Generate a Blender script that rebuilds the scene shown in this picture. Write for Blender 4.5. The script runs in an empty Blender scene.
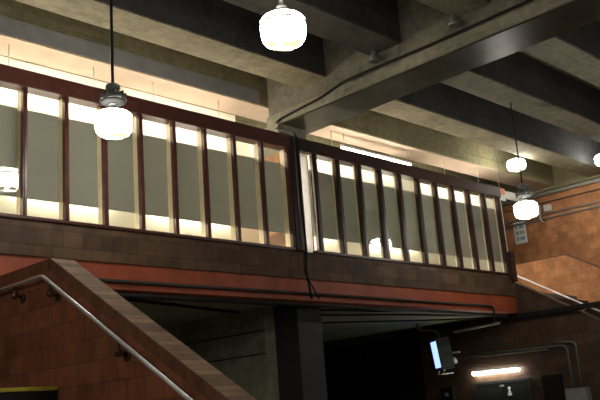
import bpy, bmesh, math, random
from mathutils import Vector, Matrix
random.seed(7)
C = bpy.context.scene.collection
EYE = 1.6                      # camera height above the platform

# ------------------------------------------------------------------ camera
cam_d = bpy.data.cameras.new('camera'); cam = bpy.data.objects.new('camera', cam_d); C.objects.link(cam)
cam_d.sensor_width = 36.0; cam_d.lens = 839.4567 / 600 * 36.0; cam_d.clip_start = 0.05; cam_d.clip_end = 200
yaw, pitch, roll = 0.76718866, 0.25054788, -0.07756399
def cam_axes():
    Mx = Matrix(((math.sin(yaw), -math.cos(yaw), 0), (0, 0, -1), (math.cos(yaw), math.sin(yaw), 0)))
    cb, sb = math.cos(pitch), math.sin(pitch)
    P = Matrix(((1, 0, 0), (0, cb, sb), (0, -sb, cb)))
    c_, s = math.cos(roll), math.sin(roll)
    Z = Matrix(((c_, -s, 0), (s, c_, 0), (0, 0, 1)))
    return Z @ P @ Mx
A = cam_axes()
right = Vector(A[0]); up = -Vector(A[1]); back = -Vector(A[2])
cam.matrix_world = Matrix(((right.x, up.x, back.x, 0), (right.y, up.y, back.y, 0), (right.z, up.z, back.z, EYE), (0, 0, 0, 1)))
bpy.context.scene.camera = cam

# ------------------------------------------------------------------ world and exposure
vs = bpy.context.scene.view_settings
vs.view_transform = 'Standard'; vs.look = 'None'; vs.gamma = 1.0; vs.use_curve_mapping = False
vs.exposure = 0.7
w = bpy.data.worlds.new('world'); bpy.context.scene.world = w; w.use_nodes = True
w.node_tree.nodes['Background'].inputs[0].default_value = (0.5, 0.52, 0.6, 1)
w.node_tree.nodes['Background'].inputs[1].default_value = 0.01
LAMP = 30.0       # drum lamps
TUBE = 42.0       # bare tubes of the concourse
DOORTUBE = 30.0

# ------------------------------------------------------------------ materials
MATS = {}
def new_mat(name):
    m = bpy.data.materials.new(name); m.use_nodes = True
    nt = m.node_tree; return m, nt, nt.nodes['Principled BSDF'], nt.nodes, nt.links
def ramp(n, l, fac, stops):
    r = n.new('ShaderNodeValToRGB'); e = r.color_ramp.elements
    while len(e) < len(stops): e.new(0.5)
    for k, (p, c) in enumerate(stops): e[k].position = p; e[k].color = (*c, 1)
    l.new(fac, r.inputs[0]); return r.outputs[0]
def noise(n, l, vec, scale, detail=4, rough=.6):
    t = n.new('ShaderNodeTexNoise'); t.inputs['Scale'].default_value = scale; t.inputs['Detail'].default_value = detail
    t.inputs['Roughness'].default_value = rough; l.new(vec, t.inputs['Vector']); return t.outputs['Fac']
def mix(n, l, fac, a, b, mode='MIX'):
    x = n.new('ShaderNodeMix'); x.data_type = 'RGBA'; x.blend_type = mode
    for s, v in ((x.inputs[0], fac), (x.inputs[6], a), (x.inputs[7], b)):
        if hasattr(v, 'is_linked'): l.new(v, s)
        elif isinstance(v, tuple): s.default_value = (*v, 1)
        else: s.default_value = v
    return x.outputs[2]
def plain(name, col, rough=.5, metal=0.0, var=.12, scale=6.0, bump=0.0, emit=None, es=0.0, spec=.5):
    if name in MATS: return MATS[name]
    m, nt, b, n, l = new_mat(name)
    g = n.new('ShaderNodeNewGeometry')
    f = noise(n, l, g.outputs['Position'], scale)
    c = ramp(n, l, f, [(.3, tuple(v * (1 - var) for v in col)), (.7, tuple(min(1, v * (1 + var)) for v in col))])
    l.new(c, b.inputs['Base Color'])
    b.inputs['Roughness'].default_value = rough; b.inputs['Metallic'].default_value = metal
    b.inputs['Specular IOR Level'].default_value = spec
    if bump:
        bp = n.new('ShaderNodeBump'); bp.inputs['Strength'].default_value = bump; bp.inputs['Distance'].default_value = .02
        l.new(f, bp.inputs['Height']); l.new(bp.outputs[0], b.inputs['Normal'])
    if emit:
        b.inputs['Emission Color'].default_value = (*emit, 1); b.inputs['Emission Strength'].default_value = es
    MATS[name] = m; return m
def concrete(name, dark, light, seam=None, rough=.85):
    m, nt, b, n, l = new_mat(name)
    g = n.new('ShaderNodeNewGeometry'); pos = g.outputs['Position']
    f1 = noise(n, l, pos, .8, 6, .65); f2 = noise(n, l, pos, 7, 5, .7)
    c = ramp(n, l, f1, [(.3, dark), (.72, light)])
    c = mix(n, l, .35, c, ramp(n, l, f2, [(.35, tuple(v * .55 for v in dark)), (.65, light)]))
    mp = n.new('ShaderNodeMapping'); mp.inputs['Scale'].default_value = (.5, 2.5, 9); l.new(pos, mp.inputs[0])
    st = noise(n, l, mp.outputs[0], 1.2, 4, .7)
    c = mix(n, l, ramp(n, l, st, [(.56, (0, 0, 0)), (.72, (.55, .55, .55))]), c, tuple(v * .35 for v in dark))
    l.new(c, b.inputs['Base Color']); b.inputs['Roughness'].default_value = rough
    b.inputs['Specular IOR Level'].default_value = .25
    bp = n.new('ShaderNodeBump'); bp.inputs['Strength'].default_value = .35; bp.inputs['Distance'].default_value = .03
    l.new(f2, bp.inputs['Height']); l.new(bp.outputs[0], b.inputs['Normal'])
    MATS[name] = m; return m
def brick(name, axis, c1, c2, mortar, bw=.30, bh=.22, ms=.006, local=False, off=.5, bias=0.0, rough=.7, z0=0.0):
    m, nt, b, n, l = new_mat(name)
    if local: pos = n.new('ShaderNodeTexCoord').outputs['Object']
    else: pos = n.new('ShaderNodeNewGeometry').outputs['Position']
    s = n.new('ShaderNodeSeparateXYZ'); l.new(pos, s.inputs[0])
    cb = n.new('ShaderNodeCombineXYZ')
    u, v = {'X': (1, 2), 'Y': (0, 2), 'Z': (0, 1)}[axis]
    l.new(s.outputs[u], cb.inputs[0])
    ad = n.new('ShaderNodeMath'); ad.operation = 'ADD'; ad.inputs[1].default_value = z0
    l.new(s.outputs[v], ad.inputs[0]); l.new(ad.outputs[0], cb.inputs[1])
    t = n.new('ShaderNodeTexBrick'); l.new(cb.outputs[0], t.inputs['Vector'])
    t.inputs['Scale'].default_value = 1; t.inputs['Brick Width'].default_value = bw; t.inputs['Row Height'].default_value = bh
    t.inputs['Mortar Size'].default_value = ms; t.inputs['Mortar Smooth'].default_value = .3; t.inputs['Bias'].default_value = bias
    t.offset = off
    t.inputs['Color1'].default_value = (*c1, 1); t.inputs['Color2'].default_value = (*c2, 1); t.inputs['Mortar'].default_value = (*mortar, 1)
    f = noise(n, l, pos, 3.5, 5, .65); f3 = noise(n, l, pos, 40, 3, .6)
    c = mix(n, l, 1.0, t.outputs['Color'], ramp(n, l, f, [(.3, (.62, .6, .58)), (.7, (1.15, 1.12, 1.1))]), 'MULTIPLY')
    c = mix(n, l, .5, c, ramp(n, l, f3, [(.3, (.7, .7, .7)), (.7, (1.1, 1.1, 1.1))]), 'MULTIPLY')
    l.new(c, b.inputs['Base Color']); b.inputs['Roughness'].default_value = rough
    b.inputs['Specular IOR Level'].default_value = .35
    bp = n.new('ShaderNodeBump'); bp.inputs['Strength'].default_value = .6; bp.inputs['Distance'].default_value = .01; bp.invert = True
    l.new(t.outputs['Fac'], bp.inputs['Height']); l.new(bp.outputs[0], b.inputs['Normal'])
    MATS[name] = m; return m
def glass_mat():
    m, nt, b, n, l = new_mat('pane_glass'); out = n['Material Output']
    tr = n.new('ShaderNodeBsdfTransparent'); tr.inputs[0].default_value = (.97, .98, .96, 1)
    gl = n.new('ShaderNodeBsdfGlossy'); gl.inputs['Roughness'].default_value = .03
    fr = n.new('ShaderNodeFresnel'); gm = n.new('ShaderNodeNewGeometry'); mr = n.new('ShaderNodeMapRange')
    mr.inputs['To Min'].default_value = 1.5; mr.inputs['To Max'].default_value = 1 / 1.5      # same index of refraction seen from inside the pane
    l.new(gm.outputs['Backfacing'], mr.inputs['Value']); l.new(mr.outputs[0], fr.inputs[0])
    mx = n.new('ShaderNodeMixShader'); l.new(fr.outputs[0], mx.inputs[0]); l.new(tr.outputs[0], mx.inputs[1]); l.new(gl.outputs[0], mx.inputs[2])
    l.new(mx.outputs[0], out.inputs[0]); MATS['pane_glass'] = m; return m
def board_mat(name='grey_film', ca=(.34, .345, .325), cb_=(.375, .38, .355)):
    m, nt, b, n, l = new_mat(name); out = n['Material Output']
    g = n.new('ShaderNodeNewGeometry'); f = noise(n, l, g.outputs['Position'], 90, 2, .5)
    c = ramp(n, l, f, [(.3, ca), (.7, cb_)])
    d = n.new('ShaderNodeBsdfDiffuse'); t = n.new('ShaderNodeBsdfTranslucent'); l.new(c, d.inputs[0]); l.new(c, t.inputs[0])
    mx = n.new('ShaderNodeMixShader'); mx.inputs[0].default_value = .6
    l.new(d.outputs[0], mx.inputs[1]); l.new(t.outputs[0], mx.inputs[2]); l.new(mx.outputs[0], out.inputs[0])
    MATS[name] = m; return m
def globe_mat():
    m, nt, b, n, l = new_mat('lamp_glass'); out = n['Material Output']
    tc = n.new('ShaderNodeTexCoord'); f = noise(n, l, tc.outputs['Object'], 9, 2, .5)
    e = n.new('ShaderNodeEmission'); e.inputs[1].default_value = LAMP
    l.new(ramp(n, l, f, [(.3, (1, .95, .84)), (.7, (1, .97, .88))]), e.inputs[0])
    sc = n.new('ShaderNodeVectorMath'); sc.operation = 'MULTIPLY'; sc.inputs[1].default_value = (1, 1, 0); l.new(tc.outputs['Object'], sc.inputs[0])
    ln = n.new('ShaderNodeVectorMath'); ln.operation = 'LENGTH'; l.new(sc.outputs[0], ln.inputs[0])
    zf = n.new('ShaderNodeMapRange'); zf.inputs['From Min'].default_value = .165; zf.inputs['From Max'].default_value = .185; l.new(ln.outputs['Value'], zf.inputs[0])
    f2 = noise(n, l, tc.outputs['Object'], 7, 1, .4)
    mr = n.new('ShaderNodeMapRange'); mr.inputs['From Min'].default_value = .44; mr.inputs['From Max'].default_value = .52; mr.inputs['To Min'].default_value = 1; mr.inputs['To Max'].default_value = 0; l.new(f2, mr.inputs[0])
    mx = n.new('ShaderNodeMath'); mx.operation = 'MAXIMUM'; l.new(zf.outputs[0], mx.inputs[0]); l.new(mr.outputs[0], mx.inputs[1])
    st = n.new('ShaderNodeMapRange'); st.inputs['To Min'].default_value = .9; st.inputs['To Max'].default_value = LAMP; l.new(mx.outputs[0], st.inputs[0])
    l.new(st.outputs[0], e.inputs[1])
    l.new(ramp(n, l, mx.outputs[0], [(0, (.9, 1, .45)), (.2, (1, .95, .84))]), e.inputs[0])
    l.new(e.outputs[0], out.inputs[0]); MATS['lamp_glass'] = m; return m
def emis(name, col, s):
    m, nt, b, n, l = new_mat(name); out = n['Material Output']
    e = n.new('ShaderNodeEmission'); e.inputs[0].default_value = (*col, 1); e.inputs[1].default_value = s
    l.new(e.outputs[0], out.inputs[0]); MATS[name] = m; return m

CONC = concrete('ceiling_concrete', (.13, .115, .075), (.31, .28, .19))
CONCB = concrete('girder_concrete', (.13, .12, .095), (.30, .28, .21))
CONCW = concrete('wall_concrete', (.19, .20, .145), (.40, .415, .31))
SOFF = concrete('soffit_concrete', (.26, .27, .18), (.42, .43, .31))
CONCY = concrete('yellowish_concrete', (.17, .155, .085), (.36, .33, .19))  # warmer, yellower concrete over the concourse and at the far wall
SLABW = plain('pale_terrazzo', (.6, .58, .5), .6)
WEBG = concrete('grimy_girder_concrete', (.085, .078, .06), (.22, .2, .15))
WEB = concrete('dark_joist_web', (.030, .032, .034), (.085, .085, .082))  # darker concrete on the side faces of the joists
CONCN = concrete('mid_joist_concrete', (.09, .085, .063), (.23, .215, .165))  # darker concrete for the nearer joists right of the girder
CONCD = concrete('dark_joist_concrete', (.06, .058, .05), (.13, .12, .10))  # darkest joist concrete, for one joist left of the girder
FLOOR = concrete('floor_concrete', (.22, .21, .18), (.40, .38, .33))
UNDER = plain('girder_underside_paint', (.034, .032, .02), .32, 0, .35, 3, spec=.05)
BR_ST = brick('stair_brick', 'X', (.52, .195, .105), (.38, .14, .078), (.24, .12, .08), .30, .23, .006)
BR_BAND = brick('band_brick', 'Y', (.15, .088, .048), (.075, .043, .026), (.06, .038, .024), .30, .225, .005, z0=.255)
BR_FAR = brick('far_brick', 'X', (.62, .30, .14), (.50, .22, .10), (.38, .19, .10), .30, .22, .006)
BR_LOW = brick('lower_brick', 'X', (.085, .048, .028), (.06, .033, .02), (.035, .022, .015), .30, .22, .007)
BR_PIER = brick('pier_brick', 'Y', (.45, .24, .12), (.38, .19, .09), (.2, .1, .06), .30, .22, .006)
COPE_T = brick('coping_brick', 'Z', (.31, .19, .115), (.17, .10, .06), (.10, .06, .04), .105, .6, .006, local=True, off=0)
RED = plain('red_paint', (.31, .062, .022), .6, 0, .35, 1.6)
WOOD = plain('maroon_timber', (.085, .026, .019), .38, 0, .3, 9)
WOODD = plain('dark_brown_timber', (.042, .018, .012), .4, 0, .3, 9)
JAMB = plain('cream_jamb', (.85, .72, .5), .5, 0, .08)
CREAM = plain('cream_plaster', (.80, .76, .62), .7, 0, .04, 2)
BLACK = plain('black_rubber', (.012, .012, .012), .6, spec=.15)
DARK = plain('dark_steel', (.03, .03, .032), .5, .3)
IRON = plain('weathered_pipe', (.16, .15, .13), .45, .3)
GREYP = plain('grey_conduit', (.46, .45, .42), .45, .2)
STEEL = plain('brushed_steel', (.85, .83, .86), .38, .6, .05, 20)
BRONZE = plain('bronze', (.16, .12, .085), .35, .9, .3, 30)
FLANGEM = plain('glare_dimmed_flange', (.012, .012, .012), .7, spec=.1)  # lamp glare on the flange held down by a near-black colour
ALU = plain('cast_aluminium', (.17, .175, .175), .5, .3, .25, 25)
WHITE = plain('white_enamel', (.8, .8, .78), .4, 0, .03)
YEL = plain('yellow_paint', (.62, .58, .06), .5, 0, .1)
ORANGE = plain('orange_paint', (.85, .22, .03), .5, 0, .05)
GREYM = plain('grey_enamel', (.2, .2, .19), .5)
GLASS = glass_mat(); BOARD = board_mat(); GLOBE = globe_mat()
BACKLIT = board_mat('backlit_white', (.62, .63, .62), (.7, .7, .69))
TUBEM = emis('fluorescent_tube', (1, .90, .75), TUBE)
TUBED = emis('door_fluorescent_tube', (1, .97, .82), DOORTUBE)
SCREEN = emis('screen_glow', (.28, .42, 1.0), 1.3)

# ------------------------------------------------------------------ mesh helpers
class MB:
    def __init__(s): s.bm = bmesh.new(); s.smooth = False
    def box(s, x0, y0, z0, x1, y1, z1, bev=0):
        r = bmesh.ops.create_cube(s.bm, size=1)
        for v in r['verts']:
            v.co = Vector(((x0 + x1) / 2 + v.co.x * (x1 - x0), (y0 + y1) / 2 + v.co.y * (y1 - y0), (z0 + z1) / 2 + v.co.z * (z1 - z0)))
        if bev:
            es = list({e for v in r['verts'] for e in v.link_edges})
            bmesh.ops.bevel(s.bm, geom=es, offset=bev, segments=2, affect='EDGES', clamp_overlap=True)
        return s
    def tube(s, pts, r, seg=10):
        pts = [Vector(p) for p in pts]; rings = []
        ref = None
        for i, p in enumerate(pts):
            if i == 0: t = pts[1] - p
            elif i == len(pts) - 1: t = p - pts[i - 1]
            else: t = (pts[i + 1] - p).normalized() + (p - pts[i - 1]).normalized()
            t.normalize()
            if ref is None:
                ref = Vector((0, 0, 1)) if abs(t.z) < .9 else Vector((1, 0, 0))
            a = t.cross(ref).normalized(); b_ = a.cross(t).normalized(); ref = b_
            rings.append([s.bm.verts.new(p + (a * math.cos(q) + b_ * math.sin(q)) * r) for q in [2 * math.pi * k / seg for k in range(seg)]])
        for i in range(len(rings) - 1):
            for k in range(seg):
                f = s.bm.faces.new((rings[i][k], rings[i][(k + 1) % seg], rings[i + 1][(k + 1) % seg], rings[i + 1][k])); f.smooth = True
        s.bm.faces.new(rings[0][::-1]); s.bm.faces.new(rings[-1]); return s
    def lathe(s, prof, c=(0, 0, 0), seg=32, sharp=False):
        rings = []
        for (r, z) in prof:
            rings.append([s.bm.verts.new((c[0] + r * math.cos(2 * math.pi * k / seg), c[1] + r * math.sin(2 * math.pi * k / seg), c[2] + z)) for k in range(seg)])
        for i in range(len(rings) - 1):
            for k in range(seg):
                f = s.bm.faces.new((rings[i][k], rings[i][(k + 1) % seg], rings[i + 1][(k + 1) % seg], rings[i + 1][k])); f.smooth = not sharp
        s.bm.faces.new(rings[0][::-1]); s.bm.faces.new(rings[-1]); return s
    def prism_x(s, poly, x0, x1):         # polygon in (y, z) extruded along x
        a = [s.bm.verts.new((x0, y, z)) for y, z in poly]; b = [s.bm.verts.new((x1, y, z)) for y, z in poly]
        s.bm.faces.new(a); s.bm.faces.new(b[::-1])
        for k in range(len(poly)):
            j = (k + 1) % len(poly); s.bm.faces.new((a[k], b[k], b[j], a[j]))
        return s
    def build(s, name, mat, parent=None, origin=None):
        bmesh.ops.recalc_face_normals(s.bm, faces=s.bm.faces)
        if origin is None:
            co = [v.co for v in s.bm.verts]
            lo = [min(c[i] for c in co) for i in range(3)]; hi = [max(c[i] for c in co) for i in range(3)]
            origin = Vector(((lo[0] + hi[0]) / 2, (lo[1] + hi[1]) / 2, lo[2]))
        origin = Vector(origin)
        for v in s.bm.verts: v.co -= origin
        me = bpy.data.meshes.new(name); s.bm.to_mesh(me); s.bm.free(); me.materials.append(mat)
        o = bpy.data.objects.new(name, me); C.objects.link(o)
        if parent is not None:
            o.parent = parent; o.location = origin - WLOC[parent.name]
        else: o.location = origin
        WLOC[o.name] = origin
        return o
WLOC = {}
def rounded(pts, rad=.1, n=4):                 # round the corners of a polyline
    pts = [Vector(p) for p in pts]; out = [pts[0]]
    for i in range(1, len(pts) - 1):
        p = pts[i]; a = (pts[i - 1] - p); b = (pts[i + 1] - p); r = min(rad, a.length * .45, b.length * .45)
        a = p + a.normalized() * r; b = p + b.normalized() * r
        for k in range(n + 1):
            t = k / n; out.append(a * (1 - t) ** 2 + p * 2 * t * (1 - t) + b * t * t)
    out.append(pts[-1]); return out
def thing(name, label, cat, loc, group=None):
    o = bpy.data.objects.new(name, None); C.objects.link(o); o.empty_display_size = .2
    o.location = loc; WLOC[o.name] = Vector(loc); return tag(o, label, cat, group)
def tag(o, label, cat, group=None):
    o['label'] = label; o['category'] = cat
    if group: o['group'] = group
    return o
def struct(o, label=None):
    o['kind'] = 'structure'
    if label: o['label'] = label
    return o
def box(x0, y0, z0, x1, y1, z1, bev=0): return MB().box(x0, y0, z0, x1, y1, z1, bev)
def empty_struct(name, loc, label=None):
    o = bpy.data.objects.new(name, None); C.objects.link(o); o.location = loc; WLOC[o.name] = Vector(loc); return struct(o, label)
E = EYE

# ------------------------------------------------------------------ floor, shell walls
struct(box(-6, -6, -.2, 23, 18.3, 0).build('floor', FLOOR))
struct(box(-6, 18, 0, 22.8, 18.3, 9).build('wall_rear', CONCW))
struct(box(22.5, -6, 0, 22.8, 18, 9).build('wall_right', BR_FAR), 'orange brown brick wall at the far right end')
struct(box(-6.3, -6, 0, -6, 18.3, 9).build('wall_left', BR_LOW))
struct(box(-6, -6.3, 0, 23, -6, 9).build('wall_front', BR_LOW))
ceil_z = E + 5.9
struct(box(-6, -6, ceil_z + .9, 23, 18.3, ceil_z + 1.2).build('ceiling', CONC))

# ------------------------------------------------------------------ joists and girder
GX0, GX1 = 10.64, 11.46
def joist(x0, x1, y0, mat, web, label):
    o = struct(box(x0, y0, ceil_z, x1, y0 + .68, ceil_z + .9, .015).build('ceiling_joist', mat), label)
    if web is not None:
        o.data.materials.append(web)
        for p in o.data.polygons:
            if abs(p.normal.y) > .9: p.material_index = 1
    return o
for i in range(-8, 4):
    y0 = 9.40 + 1.745 * i
    if y0 < 10.5:
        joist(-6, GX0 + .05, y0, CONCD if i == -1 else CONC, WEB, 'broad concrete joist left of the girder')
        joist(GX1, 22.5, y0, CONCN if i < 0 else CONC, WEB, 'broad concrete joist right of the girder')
    else:
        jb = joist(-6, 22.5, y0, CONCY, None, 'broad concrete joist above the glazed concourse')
        jb.data.materials.append(plain('peach_tube_light', (.42, .335, .265), .7, 0, .08, 2))  # tube light from below put into the underside colour
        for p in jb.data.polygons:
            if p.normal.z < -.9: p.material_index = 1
        if i == 1: box(-6, y0 - .004, ceil_z + .02, GX0, y0 - .0005, ceil_z + .31).build('pale_strip', plain('lilac_grey', (.30, .30, .31), .7, 0, .15, 3), jb)  # light grey strip low on the joist side, left of the girder
g = MB(); gz = E + 5.34
g.box(GX0 - .03, -6, gz + .02, GX1, 10.96, gz + .24, .012)
gird = struct(g.build('ceiling_girder', CONCB), 'deep concrete girder crossing above the concourse rail')
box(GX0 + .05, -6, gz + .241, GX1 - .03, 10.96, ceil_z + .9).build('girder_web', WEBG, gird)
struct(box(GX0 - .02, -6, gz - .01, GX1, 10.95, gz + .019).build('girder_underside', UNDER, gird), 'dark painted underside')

# ------------------------------------------------------------------ mezzanine
Y0 = 10.0
mz = E + 2.27
struct(box(-6, Y0 - .03, mz, 17.25, Y0 + .27, E + 2.745).build('mezzanine_parapet', BR_BAND), 'brown brick band under the glazing')
struct(box(-6, Y0, E + 1.9, 17.25, Y0 + .3, mz).build('trim_1', RED), 'red painted concrete edge beam below the brick band')
struct(box(-6, Y0 + .3, E + 1.92, 17.25, 18, E + 2.45).build('mezzanine_slab', SOFF), 'concrete soffit of the concourse')
struct(box(-6, 11.84, E + 2.45, 10.6, 12.0, E + 5.899).build('wall_inner', CREAM), 'cream wall inside the concourse left of the pier')
struct(box(10.6, 11.84, E + 2.45, 20.35, 12.0, E + 5.55).build('wall_inner', CREAM), 'cream wall inside the concourse right of the pier')
# pier below girder
struct(box(10.45, 10.36, 0, 11.05, 10.95, E + 1.919).build('column', plain('dark_column', (.026, .026, .034), .6)), 'dark column under the concourse')  # near-black base colour on the whole column
pr_ = struct(box(10.5, 10.55, E + 2.45, 11.25, 11.2, E + 4.75).build('pier', BR_PIER), 'brick clad pier behind the glass')
box(10.5, 10.55, E + 4.75, 11.25, 11.2, gz - .012).build('pier_cap', CONCB, pr_)
cw = struct(box(10.2, 10.95, 0, 10.45, 18, E + 1.919).build('wall_underpass', CONCW), 'board marked concrete wall under the concourse')
for zz in (1.10, 1.505):
    struct(box(10.185, 10.95, E + zz - .012, 10.2, 17.9, E + zz + .012).build('seam', DARK, cw))

def glazing(nm, x0, x1, rights, timber, fw, jd, label):
    root = empty_struct(nm, ((x0 + x1) / 2, Y0, E + 2.74), label)
    box(x0, Y0 - .10, E + 4.58, x1, Y0 + .12, E + 4.825, .008).build('top_rail', timber, root)
    box(x0, Y0 - .07, E + 2.745, x1, Y0 + .14, E + 2.79, .006).build('sill', timber, root)
    for j, xr in enumerate(rights):
        m = MB(); m.box(xr - fw, Y0 - .07, E + 2.79, xr, Y0 + .01, E + 4.60, .006)
        m.box(xr - fw * .75, Y0 - .085, E + 2.79, xr - fw * .3, Y0 - .06, E + 4.60, .004)
        mu = m.build('mullion', timber, root)
        box(xr - fw + .005, Y0 + .01, E + 2.79, xr - .005, Y0 + jd, E + 4.6).build('jamb', JAMB, mu)
    xs = [x0] + list(rights)
    for j in range(len(xs)):
        a = xs[j] + (.002 if j else 0); b_ = (rights[j] - fw if j < len(rights) else x1)
        if b_ - a > .1: box(a, Y0 - .006, E + 2.79, b_ - .002, Y0 + .006, E + 4.58).build('pane', GLASS, root)
    return root
LR = [5.16 + .62 * i for i in range(-17, 9)]
RR = [10.83 + .622 * i for i in range(0, 11)]
glazing('blue_highlight_1', -6, 10.12, LR, WOOD, .065, .119, 'glazed screen with maroon mullions left of the girder')
glazing('blue_highlight_2', 10.62, 17.06, RR, WOODD, .13, .051, 'glazed screen with dark brown mullions right of the girder')
struct(box(10.12, Y0 - .1, E + 2.745, 10.36, Y0 + .14, E + 4.825, .008).build('trim_2', WOODD), 'dark post between the two glazed screens')
struct(box(10.36, Y0 + .02, E + 2.745, 10.64, Y0 + .032, E + 4.6).build('trim_3', BACKLIT), 'translucent white strip added to glow beside the dark post')  # translucent strip added so that the tube behind makes it glow
vt = thing('fluorescent_light', 'upright tube added to backlight the white strip', 'light', (10.47, 10.3, E + 2.48))  # unseen tube added to light the strip from behind
MB().tube([(10.47, 10.3, E + 2.80), (10.47, 10.3, E + 4.55)], .018, 12).build('tube', TUBEM, vt)
box(10.43, 10.34, E + 2.471, 10.49, 10.38, E + 4.6).build('housing', WHITE, vt)
tr = struct(box(10.36, Y0 - .1, E + 4.58, 10.62, Y0 + .12, E + 4.825, .008).build('trim_4', WOODD), 'rail piece over the cream strip')
tag(box(-6, 10.12, E + 3.08, 10.45, 10.135, E + 4.34).build('privacy_screen', BOARD), 'grey screen panel behind the panes with maroon mullions', 'screen')
tag(box(10.64, 10.052, E + 3.06, 17.05, 10.066, E + 4.315).build('privacy_screen', BOARD), 'grey screen panel behind the panes with dark brown mullions', 'screen')
pe = struct(box(17.07, Y0 - .12, E + 2.60, 17.25, Y0 + .1, E + 3.3, .01).build('trim_5', WOODD), 'dark end post of the parapet')

# ------------------------------------------------------------------ stair walls
def coping(parent, x0, x1, ya, za, yb, zb, h, name='coping'):
    # sloping soldier course, local x along the slope
    d = Vector((0, yb - ya, zb - za)); L = d.length; d.normalize()
    m = MB(); m.box(0, 0, -h, L, x1 - x0, 0, .004)
    bmesh.ops.recalc_face_normals(m.bm, faces=m.bm.faces)
    me = bpy.data.meshes.new(name); m.bm.to_mesh(me); m.bm.free(); me.materials.append(COPE_T); me.materials.append(COPE_S)
    for p in me.polygons:
        if abs(p.normal.y) > .9: p.material_index = 1
    o = bpy.data.objects.new(name, me); C.objects.link(o)
    # local axes: X -> d, Y -> +x world, Z -> up normal
    nrm = Vector((1, 0, 0)).cross(d)
    if nrm.z < 0: nrm = -nrm
    yv = nrm.cross(d)
    base = Vector((x0 if yv.x > 0 else x1, ya, za))
    R = Matrix((d, yv, nrm)).transposed().to_4x4()
    o.parent = parent
    o.matrix_local = Matrix.Translation(base - WLOC[parent.name]) @ R
    return o
COPE_S = brick('coping_side_brick', 'Y', (.34, .15, .088), (.26, .11, .065), (.13, .075, .05), .22, .6, .007, local=True, off=0, z0=.3)
SX = 4.7; T30 = math.tan(math.radians(30.6)); HC = .13
yA, zA = 8.51, E + 1.93
def stair_wall(name, x0, x1, ya, za, yback, label, mat, cop=True, zback=None):
    yend = ya - (za - .3) / T30
    dz = HC / math.cos(math.radians(30.4)) if cop else 0
    poly = [(yback, 0), (yback, za - (HC if cop else 0)), (ya, za - (HC if cop else 0)), (yend, .3 - dz if .3 - dz > 0 else .05), (yend, 0)]
    m = MB(); m.prism_x(poly, x0 + .004, x1 - .004)
    w_ = struct(m.build(name, mat, None), label)
    if cop:
        coping(w_, x0, x1, yend, .3, ya, za, HC)
        coping(w_, x0, x1, ya, za, yback, za, HC)
    return w_
stair_wall('wall_stair_left', SX, SX + .3, yA, zA, 9.96, 'sloping red brown brick stair wall at the left', BR_ST)

# lower right wall: faces the platform under the stair, holds the doors
LX = 17.3
m = MB()
yb = 10.0; zb = E + 2.6
ye = yb - (zb - .3) / T30
m.prism_x([(ye, 0), (ye, .3), (yb, zb), (yb + .12, zb), (yb + .12, E + 1.90), (12.88, E + 1.90), (12.88, 0)], LX, LX + .25)
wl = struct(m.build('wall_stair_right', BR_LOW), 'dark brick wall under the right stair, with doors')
m = MB(); m.box(LX, 16.45, 0, LX + .25, 18, E + 1.91).box(LX, 12.88, E + 1.78, LX + .25, 16.45, E + 1.91)
struct(m.build('wall_lower_rear', plain('dark_lintel', (.05, .05, .06), .6)), 'dark lintel over the black opening')
struct(box(LX + .9, 12.9, 0, LX + 1.1, 17.9, E + 2.2).build('wall_recess_shade', BLACK))  # black sheet added for the shade inside the opening
# far parapet of the right stair
m = MB(); fy, fz = 10.27, E + 3.55; fe = fy - (fz - .3) / T30
m.prism_x([(fe, 0), (fe, .3), (fy, fz), (15.5, fz), (15.5, 0)], 20.5, 20.8)
wf = struct(m.build('wall_stair_far', BR_FAR), 'sunlit looking orange brick parapet of the far stair'.replace('sunlit looking ', ''))
m = MB(); m.tube([(20.65, fe, .31), (20.65, fy, fz + .01), (20.65, 15.5, fz + .01)], .035)
m.build('coping', plain('dark_coping', (.10, .06, .045), .6), wf)
struct(box(17.26, 10.13, E + 2.2, 20.5, 15.5, E + 2.45).build('stair_landing', CONCW), 'landing between the two right stair parapets')

nst = 22
m = MB()
for q in range(nst):
    yq = 10.12 - .29 * q; zq = E + 2.45 - .172 * (q + 1)
    if zq > .05: m.box(17.56, yq - .29, max(0, zq - .5), 20.49, yq, zq)
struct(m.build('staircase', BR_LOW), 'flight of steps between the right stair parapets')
struct(box(22.25, -6, E + 5.84, 22.499, 18, E + 5.899).build('trim_6', CONCY), 'concrete ledge at the top of the far brick wall')
struct(box(22.3, -6, E + 5.9, 22.499, 18, ceil_z + .9).build('trim_7', CONCY), 'concrete upstand between the joist ends')
# ------------------------------------------------------------------ doors on the lower wall
dr = empty_struct('door_1', (LX - .02, 10.68, 0), 'dark double door under the tube light')
m = MB(); m.box(LX - .03, 9.93, 0, LX, 10.0, E + .43).box(LX - .03, 11.36, 0, LX, 11.43, E + .43).box(LX - .03, 10.0, E + .37, LX, 11.36, E + .43)
m.build('door_frame', DARK, dr)
for a, b_ in ((10.0, 10.675), (10.685, 11.36)):
    lf = box(LX - .022, a, .01, LX - .001, b_, E + .37).build('door_leaf', plain('door_paint', (.02, .022, .02), .5, spec=.2), dr)
    box(LX - .05, (a + b_) / 2 - .08 , 1.0, LX - .023, (a + b_) / 2 + .08, 1.04, .005).build('push_bar', GREYP, lf)
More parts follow.
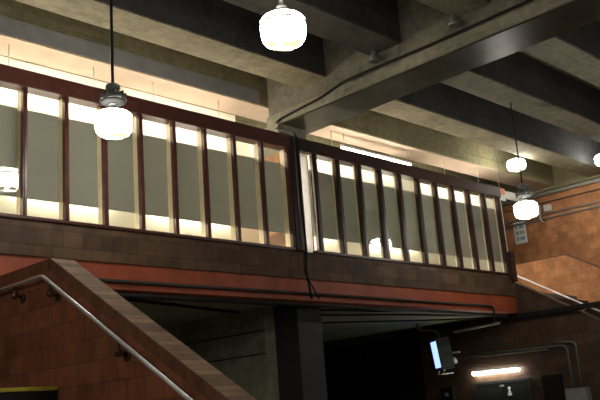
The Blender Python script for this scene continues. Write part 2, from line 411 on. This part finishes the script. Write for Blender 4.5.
# white pictogram figure on the door
m = MB(); m.lathe([(.035, 0), (.035, .004)], (0, 0, 0), 20)
bmesh.ops.transform(m.bm, matrix=Matrix.Translation((LX - .03, 10.50, E + .245)) @ Matrix.Rotation(math.radians(90), 4, 'Y'), verts=m.bm.verts)
m.box(LX - .032, 10.47, E + .13, LX - .026, 10.53, E + .2).box(LX - .032, 10.45, E + .08, LX - .026, 10.55, E + .14)
pg = m.build('restroom_sign', WHITE); tag(pg, 'small white figure sign on the dark double door', 'sign')
closer = tag(box(LX - .07, 10.62, E + .29, LX - .032, 10.72, E + .33, .005).build('door_closer', GREYP), 'small grey closer at the top of the dark double door', 'door closer')

def fluoro(loc_a, loc_b, label, name='fluorescent_light', r=.019, mat=TUBEM, n=1, w=.1, rods=True, cat='light', group=None, below=True):
    a, b_ = Vector(loc_a), Vector(loc_b); mid = (a + b_) / 2
    t = thing(name, label, cat, (mid.x, mid.y, mid.z), group)
    if below: pass
    along_x = abs(b_.x - a.x) > abs(b_.y - a.y)
    m = MB()
    if along_x: m.box(a.x, a.y - w / 2, a.z + .03, b_.x, a.y + w / 2, a.z + .09, .008)
    else: m.box(a.x - .03, min(a.y, b_.y), a.z + .03, a.x + .03, max(a.y, b_.y), a.z + .09, .008)
    m.build('housing', WHITE, t)
    for q in range(n):
        d = (b_ - a) / n; p = a + d * q + d * .02; s_ = a + d * (q + 1) - d * .02
        MB().tube([p, s_], r, 12).build('tube', mat, t)
    return t
fl = fluoro((LX - .07, 10.14, E + .64), (LX - .07, 11.42, E + .64), 'bright tube light above the dark double door', r=.04, mat=TUBED)

# concourse fluorescents, hung from the joists behind the rail
def hang(x, y, z, parent, ztop): MB().tube([(x, y, z), (x, y, ztop)], .008, 6).build('hanger', GREYP, parent)
f2 = fluoro((13.23, 11.4, E + 5.56), (15.72, 11.4, E + 5.56), 'bare double tube light showing above the dark brown rail', n=2, r=.022, w=.04)
for x in (13.35, 15.6): hang(x, 11.4, E + 5.65, f2, ceil_z)
for i, x in enumerate((-5.2, -2.6, 0, 2.6, 5.2, 7.9)):
    f3 = fluoro((x, 11.4, E + 5.34), (x + 2.5, 11.4, E + 5.34), 'tube light hidden behind the maroon rail', n=2, r=.025, w=.03, group='tube lights behind the maroon rail')
    for xx in (x + .4, x + 1.9): hang(xx, 11.4, E + 5.43, f3, ceil_z)
for i, x in enumerate((11.05, 16.7)):
    f3 = fluoro((x, 11.4, E + 5.34), (x + 2.5, 11.4, E + 5.34), ('tube light hidden behind the dark brown rail, nearest the brick clad pier', 'tube light hidden behind the dark brown rail, nearest the far end')[i], n=2, r=.025, w=.03)
    for xx in (x + .4, x + 1.9): hang(xx, 11.4, E + 5.43, f3, ceil_z)

for i, x in enumerate((-1.0, 2.4, 5.8, 9.0 - .6, 11.4, 14.2)):  # tubes added out of sight to brighten the lower interior
    fluoro((x, 11.76, E + 3.75), (x + 1.9, 11.76, E + 3.75), 'unseen tube light added behind the grey screen', n=1, r=.025, w=.1, group='added tube lights behind the grey screens')
struct(box(-6, 10.3, E + 2.451, 17.2, 11.83, E + 2.47).build('floor_concourse', SLABW))
# ------------------------------------------------------------------ pendant lamps
def lamp(x, y, z, ztop, label, group='drum pendant lamps', cordr=.014, drop=0.0):
    # z is the centre of the glass drum
    t = thing('pendant_lamp', label, 'lamp', (x, y, z - .17), group); c = (x, y, z)
    R = .232
    pr = [(.03, -.178), (.10, -.174), (.15, -.162), (.19, -.14), (.218, -.10), (R - .002, -.04), (R, .0), (R, .045)]
    MB().lathe(pr, c, 40).build('glass_drum', GLOBE, t)
    MB().lathe([(R + .003, .045), (R + .008, .055), (R + .003, .066)], c, 40).build('seam_ring', GREYM, t)
    MB().lathe([(R, .065), (R - .004, .10), (.20, .13), (.15, .15), (.07, .16), (.03, .162)], c, 40).build('glass_shoulder', GLOBE, t)
    m = MB(); m.lathe([(.055, .163), (.058, .19), (.05, .215), (.035, .22), (.035, .25), (.06, .255)], c, 20)
    m.build('neck', plain('neck_metal', (.06, .06, .06), .6), t)
    if drop: MB().tube([(x, y, z + .25), (x, y, z + .26 + drop)], .022, 10).build('neck_rod', plain('pale_rod', (.3, .3, .3), .5), t)
    c = (x, y, z + drop); zd = z + drop
    m = MB(); m.lathe([(.03, .50), (.095, .51), (.095, .46), (.075, .455), (.08, .42), (.12, .375), (.168, .345), (.172, .305), (.165, .297), (.03, .297)][::-1], c, 8, sharp=True)
    for q in range(10):
        a = 2 * math.pi * q / 10; ca, sa = math.cos(a), math.sin(a)
        fin = MB(); r_ = bmesh.ops.create_cube(m.bm, size=1)
        bmesh.ops.transform(m.bm, matrix=Matrix.Translation((x + ca * .115, y + sa * .115, zd + .352)) @ Matrix.Rotation(a, 4, 'Z') @ Matrix.Diagonal((.11, .014, .11, 1)), verts=r_['verts'])
        fin.bm.free()
    hs = m.build('ballast_housing', ALU, t)
    MB().lathe([(.05, .256), (.12, .262), (.16, .28), (.163, .296)], c, 24).build('lower_flange', FLANGEM, t)
    MB().lathe([(.03, .50), (.06, .53), (.03, .545)], c, 10).build('cord_grip', ALU, t)
    MB().tube([(x + .07, y, zd + .44), (x + .13, y, zd + .46), (x + .14, y, zd + .43)], .012, 6).build('latch', GREYP, hs)
    MB().tube([(x, y, zd + .53), (x, y, ztop)], cordr, 8).build('cord', BLACK, t)
    return t
lamp(5.60, 8.55, E + 3.73, ceil_z if False else ceil_z, 'drum pendant lamp hanging before the maroon mullions', cordr=.02)
lamp(5.62, 5.47, E + 3.80, ceil_z + .9, 'drum pendant lamp at the top edge, seen from below', drop=.14)
lamp(14.87, 8.12, E + 3.62, ceil_z, 'drum pendant lamp on a long cord by the poster')
def high_lamp(x, y, z, ztop, label):
    t = thing('ceiling_lamp', label, 'lamp', (x, y, z - .17)); c = (x, y, z); R = .235
    MB().lathe([(.03, -.155), (.15, -.15), (.205, -.12), (.228, -.07), (R, 0), (.228, .06), (.20, .10), (.12, .13)], c, 36).build('glass_drum', GLOBE, t)
    MB().lathe([(.12, .131), (.10, .16), (.05, .18), (.03, .20)], c, 16).build('neck', GREYM, t)
    MB().tube([(x, y, z + .19), (x, y, ztop)], .02, 8).build('stem', DARK, t)
high_lamp(18.72, 10.31, E + 5.77, ceil_z + .9, 'short stemmed drum lamp tucked up between the concrete joists')
high_lamp(20.62, 8.85, E + 5.83, ceil_z + .9, 'drum lamp glowing at the right edge near the ceiling')
# further lamps of the same rows, outside the frame
for (x, y) in ((5.62, 2.4), (5.62, -.7), (14.87, 5.0), (-3.6, 8.5), (-3.6, 5.4), (-3.6, 2.4), (14.87, 2.0), (-3.6, -.7)):
    lamp(x, y, E + 3.75, ceil_z + .9, 'drum pendant lamp further along the platform')

# ------------------------------------------------------------------ handrails
def bracket(parent, x, y, z, wallx, s=1):
    m = MB(); m.tube([(x, y, z - .02), (x, y, z - .10), (wallx - .01 * s, y, z - .15)], .018, 8)
    b_ = m.build('bracket', BRONZE, parent)
    m = MB(); m.lathe([(.06, 0), (.06, .014), (.03, .025)], (0, 0, 0), 16)
    bmesh.ops.transform(m.bm, matrix=Matrix.Translation((wallx, y, z - .15)) @ Matrix.Rotation(math.radians(-90 * s), 4, 'Y'), verts=m.bm.verts)
    m.build('wall_plate', BRONZE, b_)
    MB().lathe([(.015, -.045), (.042, -.025), (.048, 0), (.042, .025), (.015, .045)], (x, y, z - .12), 14).build('knuckle', BRONZE, b_)
hx = 4.60; ey, ez = 8.50, E + 1.715
hr = thing('handrail', 'shiny steel handrail on the red brown brick stair wall', 'handrail', (hx, 7, E))
MB().tube(rounded([(hx, 9.95, ez), (hx, ey, ez), (hx, 3.6, ez - (ey - 3.6) * T30)], .05, 3), .022, 14).build('rail', STEEL, hr)
for y in (9.14, 8.33): bracket(hr, hx, y, ez if y > ey else ez - (ey - y) * T30, 4.704)
for y in (7.02, 5.6, 4.3): bracket(hr, hx, y, ez - (ey - y) * T30, 4.704)
rx = 17.78; ry, rz = 10.15, E + 2.82
h2 = thing('handrail', 'thin pale handrail descending beside the orange brick parapet', 'handrail', (rx, 9, E + 2))
MB().tube([(rx, ry + .05, rz), (rx, 6.0, rz - (ry - 6) * T30)], .022, 10).build('rail', STEEL, h2)
for y in (9.6, 8.6, 7.4): 
    z = rz - (ry - y) * T30
    MB().tube([(rx, y, z), (rx, y, z - .08), (rx - .24, y, z - .16), (rx - .24, y, zb - (yb - y) * T30)], .012, 8).build('bracket', GREYP, h2)

# ------------------------------------------------------------------ pipes and cables
def pipe(name, pts, r, mat, label, cat='pipe', group=None, rad=.12, rnd=True):
    return tag(MB().tube(rounded(pts, rad) if rnd else pts, r, 10).build(name, mat), label, cat, group)
yp = Y0 - .029
pipe('conduit', [(5.3, yp, E + 2.01), (16.2, yp, E + 2.01), (16.2, yp, E + 1.66)], .026, plain('dark_pipe_paint', (.045, .04, .035), .55, spec=.25), 'long dark conduit running along the red painted beam', 'pipe', rad=.2)
pipe('pipe', [(4.99 + .06, 9.9, E + 1.80), (16.6, 9.9, E + 1.80)], .035, BLACK, 'thick black pipe under the red painted beam')
pipe('conduit', [(17.15, 10.45, E + 1.72), (17.15, 11.75, E + 1.66)], .03, GREYP, 'short pale conduit under the dark cable tray', 'pipe')
tray = tag(box(LX - .12, 5.2, E + 1.76, LX - .04, 13.6, E + 1.87, .006).build('cable_tray', BLACK), 'long black cable tray on the dark brick wall', 'cable tray')
pipe('conduit', [(LX - .04, 11.75, E + 1.09), (LX - .04, 8.93, E + 1.05), (LX - .04, 8.93, E + .14)], .022, IRON, 'outer conduit bending down to the grey electrical box', 'pipe', rad=.15)
pipe('conduit', [(LX - .04, 11.75, E + 1.03), (LX - .04, 9.4, E + 1.0)], .016, IRON, 'short lower conduit left above the double door', 'pipe')
pipe('conduit', [(LX - .04, 9.2, E + 1.12), (LX - .04, 8.72, E + 1.11), (LX - .04, 8.72, E + .14)], .022, IRON, 'inner conduit dropping to the grey electrical box', 'pipe', rad=.15)
eb = thing('electrical_box', 'grey electrical box at the foot of two conduits', 'electrical box', (LX - .1, 8.82, E - .35))
box(LX - .16, 8.56, E - .35, LX - .001, 9.08, E + .13, .008).build('body', GREYM, eb)
box(LX - .175, 8.59, E - .32, LX - .161, 9.05, E + .10, .004).build('cover', plain('grey_cover', (.25, .25, .24), .5), eb)
bp_ = tag(box(LX - .05, 9.16, .0, LX - .001, 9.65, E + .45, .004).build('service_panel', BLACK), 'plain black panel between the double door and conduits', 'panel')

# cables under the concourse
for j, (ya, yb_, xa, xb, za) in enumerate(((10.5, 11.6, 11.2, 16.8, 1.895), (10.7, 13.0, 11.1, 16.9, 1.855), (10.42, 11.0, 11.2, 14.2, 1.895))):
    pts = [(xa, yb_, E + za)]
    for q in range(1, 8):
        t = q / 8; pts.append((xa + (xb - xa) * t, yb_ + (ya - yb_) * t, E + za - .008 * math.sin(t * 9 + j)))
    pts.append((xb, ya, E + za))
    tag(MB().tube(pts, .02, 8).build('cable', BLACK), ['black cable under the soffit nearest the red beam', 'black cable crossing the soffit furthest back', 'shorter black cable under the soffit beside the column'][j], 'cable')
for (a, b_) in (((6.0, 10.4), (10.1, 11.5)),):
    pipe('conduit', [(a[0], a[1], E + 1.89), (b_[0], b_[1], E + 1.89)], .025, BLACK, 'black conduit under the soffit beside the stair wall')
# cable draped along the girder then down the dark post
cx = GX0 - .062
pts = [(cx, 3.6, E + 5.64), (cx, 5.4, E + 5.62), (cx, 7.0, E + 5.60), (cx, 8.2, E + 5.62), (cx, 8.9, E + 5.62), (cx, 9.5, E + 5.50), (cx, 10.1, E + 5.46), (cx, 10.6, E + 5.42), (cx - .02, 10.72, E + 5.3), (10.25, 9.86, E + 4.86), (10.25, 9.85, E + 4.6), (10.24, 9.85, E + 3.6), (10.28, 9.85, E + 2.75), (10.24, 9.86, E + 2.4), (10.34, 9.87, E + 1.9)]
tag(MB().tube(rounded(pts, .15, 3), .022, 8).build('cable', BLACK), 'black cable draped along the girder and down the dark post', 'cable')
tag(MB().tube(rounded([(10.17, 9.80, E + 2.70), (10.13, 9.80, E + 2.35), (10.45, 9.80, E + 1.9)], .1, 3), .014, 8).build('cable', BLACK), 'thin black cable crossing the red beam below the dark post', 'cable')
tag(MB().tube([(10.20, 9.87, E + 2.74), (10.20, 9.87, E + 4.8)], .012, 8).build('conduit', IRON), 'thin conduit on the dark post between the glazed screens', 'pipe')
def fixing(y, z, label):
    m = MB(); m.lathe([(.10, 0), (.10, .03), (.05, .16), (.03, .2)], (GX0 - .10, y, z), 12); m.box(GX0 - .12, y - .04, z + .05, GX0 + .03, y + .04, z + .12)
    return tag(m.build('sensor', ALU), label, 'sensor')
fixing(6.95 * 10.54 / 11.25, E + 5.71, 'small grey cone fixture on the girder nearest the camera')
fixing(8.7 * 10.54 / 11.25, E + 5.71, 'small grey cone fixture on the girder near the joists')

# pipes on the far right wall
WX = 22.5
for (z, r, lab, mt) in ((5.075, .03, 'lower pale pipe on the orange brick wall', GREYP), (5.20, .03, 'upper pale pipe on the orange brick wall', GREYP), (5.80, .07, 'thick grey pipe where joists meet the brick wall', GREYP), (5.55, .02, 'thin dark conduit below the thick grey pipe', IRON)):
    tag(MB().tube([(WX - r - .01, -2, E + z), (WX - r - .01, 14.5, E + z)], r, 10).build('pipe', mt), lab, 'pipe')
t = thing('wall_poster', 'white poster with small coloured blocks on orange brick', 'poster', (WX - .012, 12.56, E + 4.5))
box(WX - .02, 12.38, E + 4.5, WX - .001, 12.78, E + 5.18).build('sheet', WHITE, t)
PB = plain('poster_blue', (.25, .4, .55), .6); PG = plain('poster_green', (.35, .5, .35), .6)
for q in range(3):
    box(WX - .024, 12.44, E + 4.6 + q * .18, WX - .021, 12.60, E + 4.70 + q * .18).build('picture', (PB, PG, PB)[q], t)
    box(WX - .024, 12.64, E + 4.6 + q * .18, WX - .021, 12.72, E + 4.70 + q * .18).build('picture', (PG, PB, PG)[q], t)
tag(box(WX - .12, 11.45, E + 5.27, WX - .001, 11.65, E + 5.45, .01).build('junction_box', WHITE), 'small white junction box by the far pipes', 'box')
# arched conduit on far wall beside lamp
pts = [(WX - .002, 11.75, E + 4.95), (WX - .25, 11.75, E + 5.0), (WX - .25, 11.70, E + 5.5), (WX - .25, 11.95, E + 5.72), (WX - .25, 12.25, E + 5.6)]
tag(MB().tube(rounded(pts, .15), .03, 8).build('conduit', GREYP), 'curved pale conduit behind the long cord lamp', 'pipe')
# overhead sign inside concourse, orange over white
t = thing('hanging_sign', 'small orange and white sign above the last dark mullion', 'sign', (17.6, 10.35, E + 4.7))
box(17.65, 10.33, E + 4.86, 18.0, 10.37, E + 5.03).build('orange_panel', ORANGE, t)
box(17.65, 10.33, E + 4.72, 18.0, 10.37, E + 4.86).build('white_panel', WHITE, t)
box(18.05, 10.33, E + 4.78, 18.75, 10.37, E + 4.98).build('grey_panel', GREYP, t)
MB().tube([(17.8, 10.35, E + 5.03), (17.8, 10.35, ceil_z + .9)], .012, 6).build('hanger', GREYP, t)

# ------------------------------------------------------------------ monitor on its bent arm
ARM = plain('olive_arm', (.14, .13, .03), .5)
t = thing('platform_monitor', 'boxed monitor with blue screen on a bent arm', 'monitor', (16.7, 11.9, E + .75))
MX, MY = 16.62, 11.72
m = MB(); m.box(-.16, -.26, 0, .16, .26, .74, .02)
R = Matrix.Translation((MX, MY, E + .78)) @ Matrix.Rotation(math.radians(-38), 4, 'Z') @ Matrix.Rotation(math.radians(-6), 4, 'Y')
bmesh.ops.transform(m.bm, matrix=R, verts=m.bm.verts); m.build('housing', plain('monitor_housing', (.05, .058, .05), .5), t)
m = MB(); m.box(-.172, -.21, .07, -.161, .21, .68); bmesh.ops.transform(m.bm, matrix=R, verts=m.bm.verts); m.build('screen', SCREEN, t)
MB().tube(rounded([R @ Vector((0, 0, .74)), R @ Vector((0, 0, .9)), (MX - .1, MY + .6, E + 1.78), (MX - .1, MY + .6, E + 1.92)], .15), .03, 10).build('arm', ARM, t)
m = MB()
for q in (-.2, .2): m.tube([R @ Vector((-.1, q, 0)), R @ Vector((-.15, q, -.08)), R @ Vector((.1, q, -.1))], .015, 6)
m.build('bracket', GREYP, t)
t = thing('security_camera', 'small white camera on the dark wall beside the monitor', 'camera', (LX - .1, 11.85, E + .93))
MB().lathe([(.06, 0), (.075, .04), (.05, .13), (.02, .15)], (LX - .1, 11.85, E + .93), 12).build('body', WHITE, t)
box(LX - .1, 11.83, E + .99, LX - .001, 11.87, E + 1.02).build('mount', WHITE, t)
tag(box(LX - .06, 11.72, E + 1.17, LX - .001, 12.0, E + 1.21).build('label_strip', WHITE), 'short white strip above the small white camera', 'strip')
t = thing('fire_cabinet', 'small black box low on the brick pillar', 'box', (LX - .08, 12.17, E - .2))
box(LX - .12, 12.0, E - .2, LX - .001, 12.35, E + .38, .01).build('body', BLACK, t)
box(LX - .128, 12.12, E + .18, LX - .121, 12.22, E + .26).build('blue_highlight', PB, t)  # bluish highlight on the black box, painted as a small plate

# ------------------------------------------------------------------ yellow topped sign at lower left
t = thing('box_sign', 'black box sign with a yellow top edge on the stair wall', 'sign', (3.6, 8.26, E + .05))
box(2.55, 8.34, E + .05, 4.69, 8.46, E + .455, .006).build('body', plain('sign_black', (.012, .012, .02), .4), t)
box(2.53, 8.32, E + .456, 4.69, 8.48, E + .50, .004).build('top_strip', YEL, t)
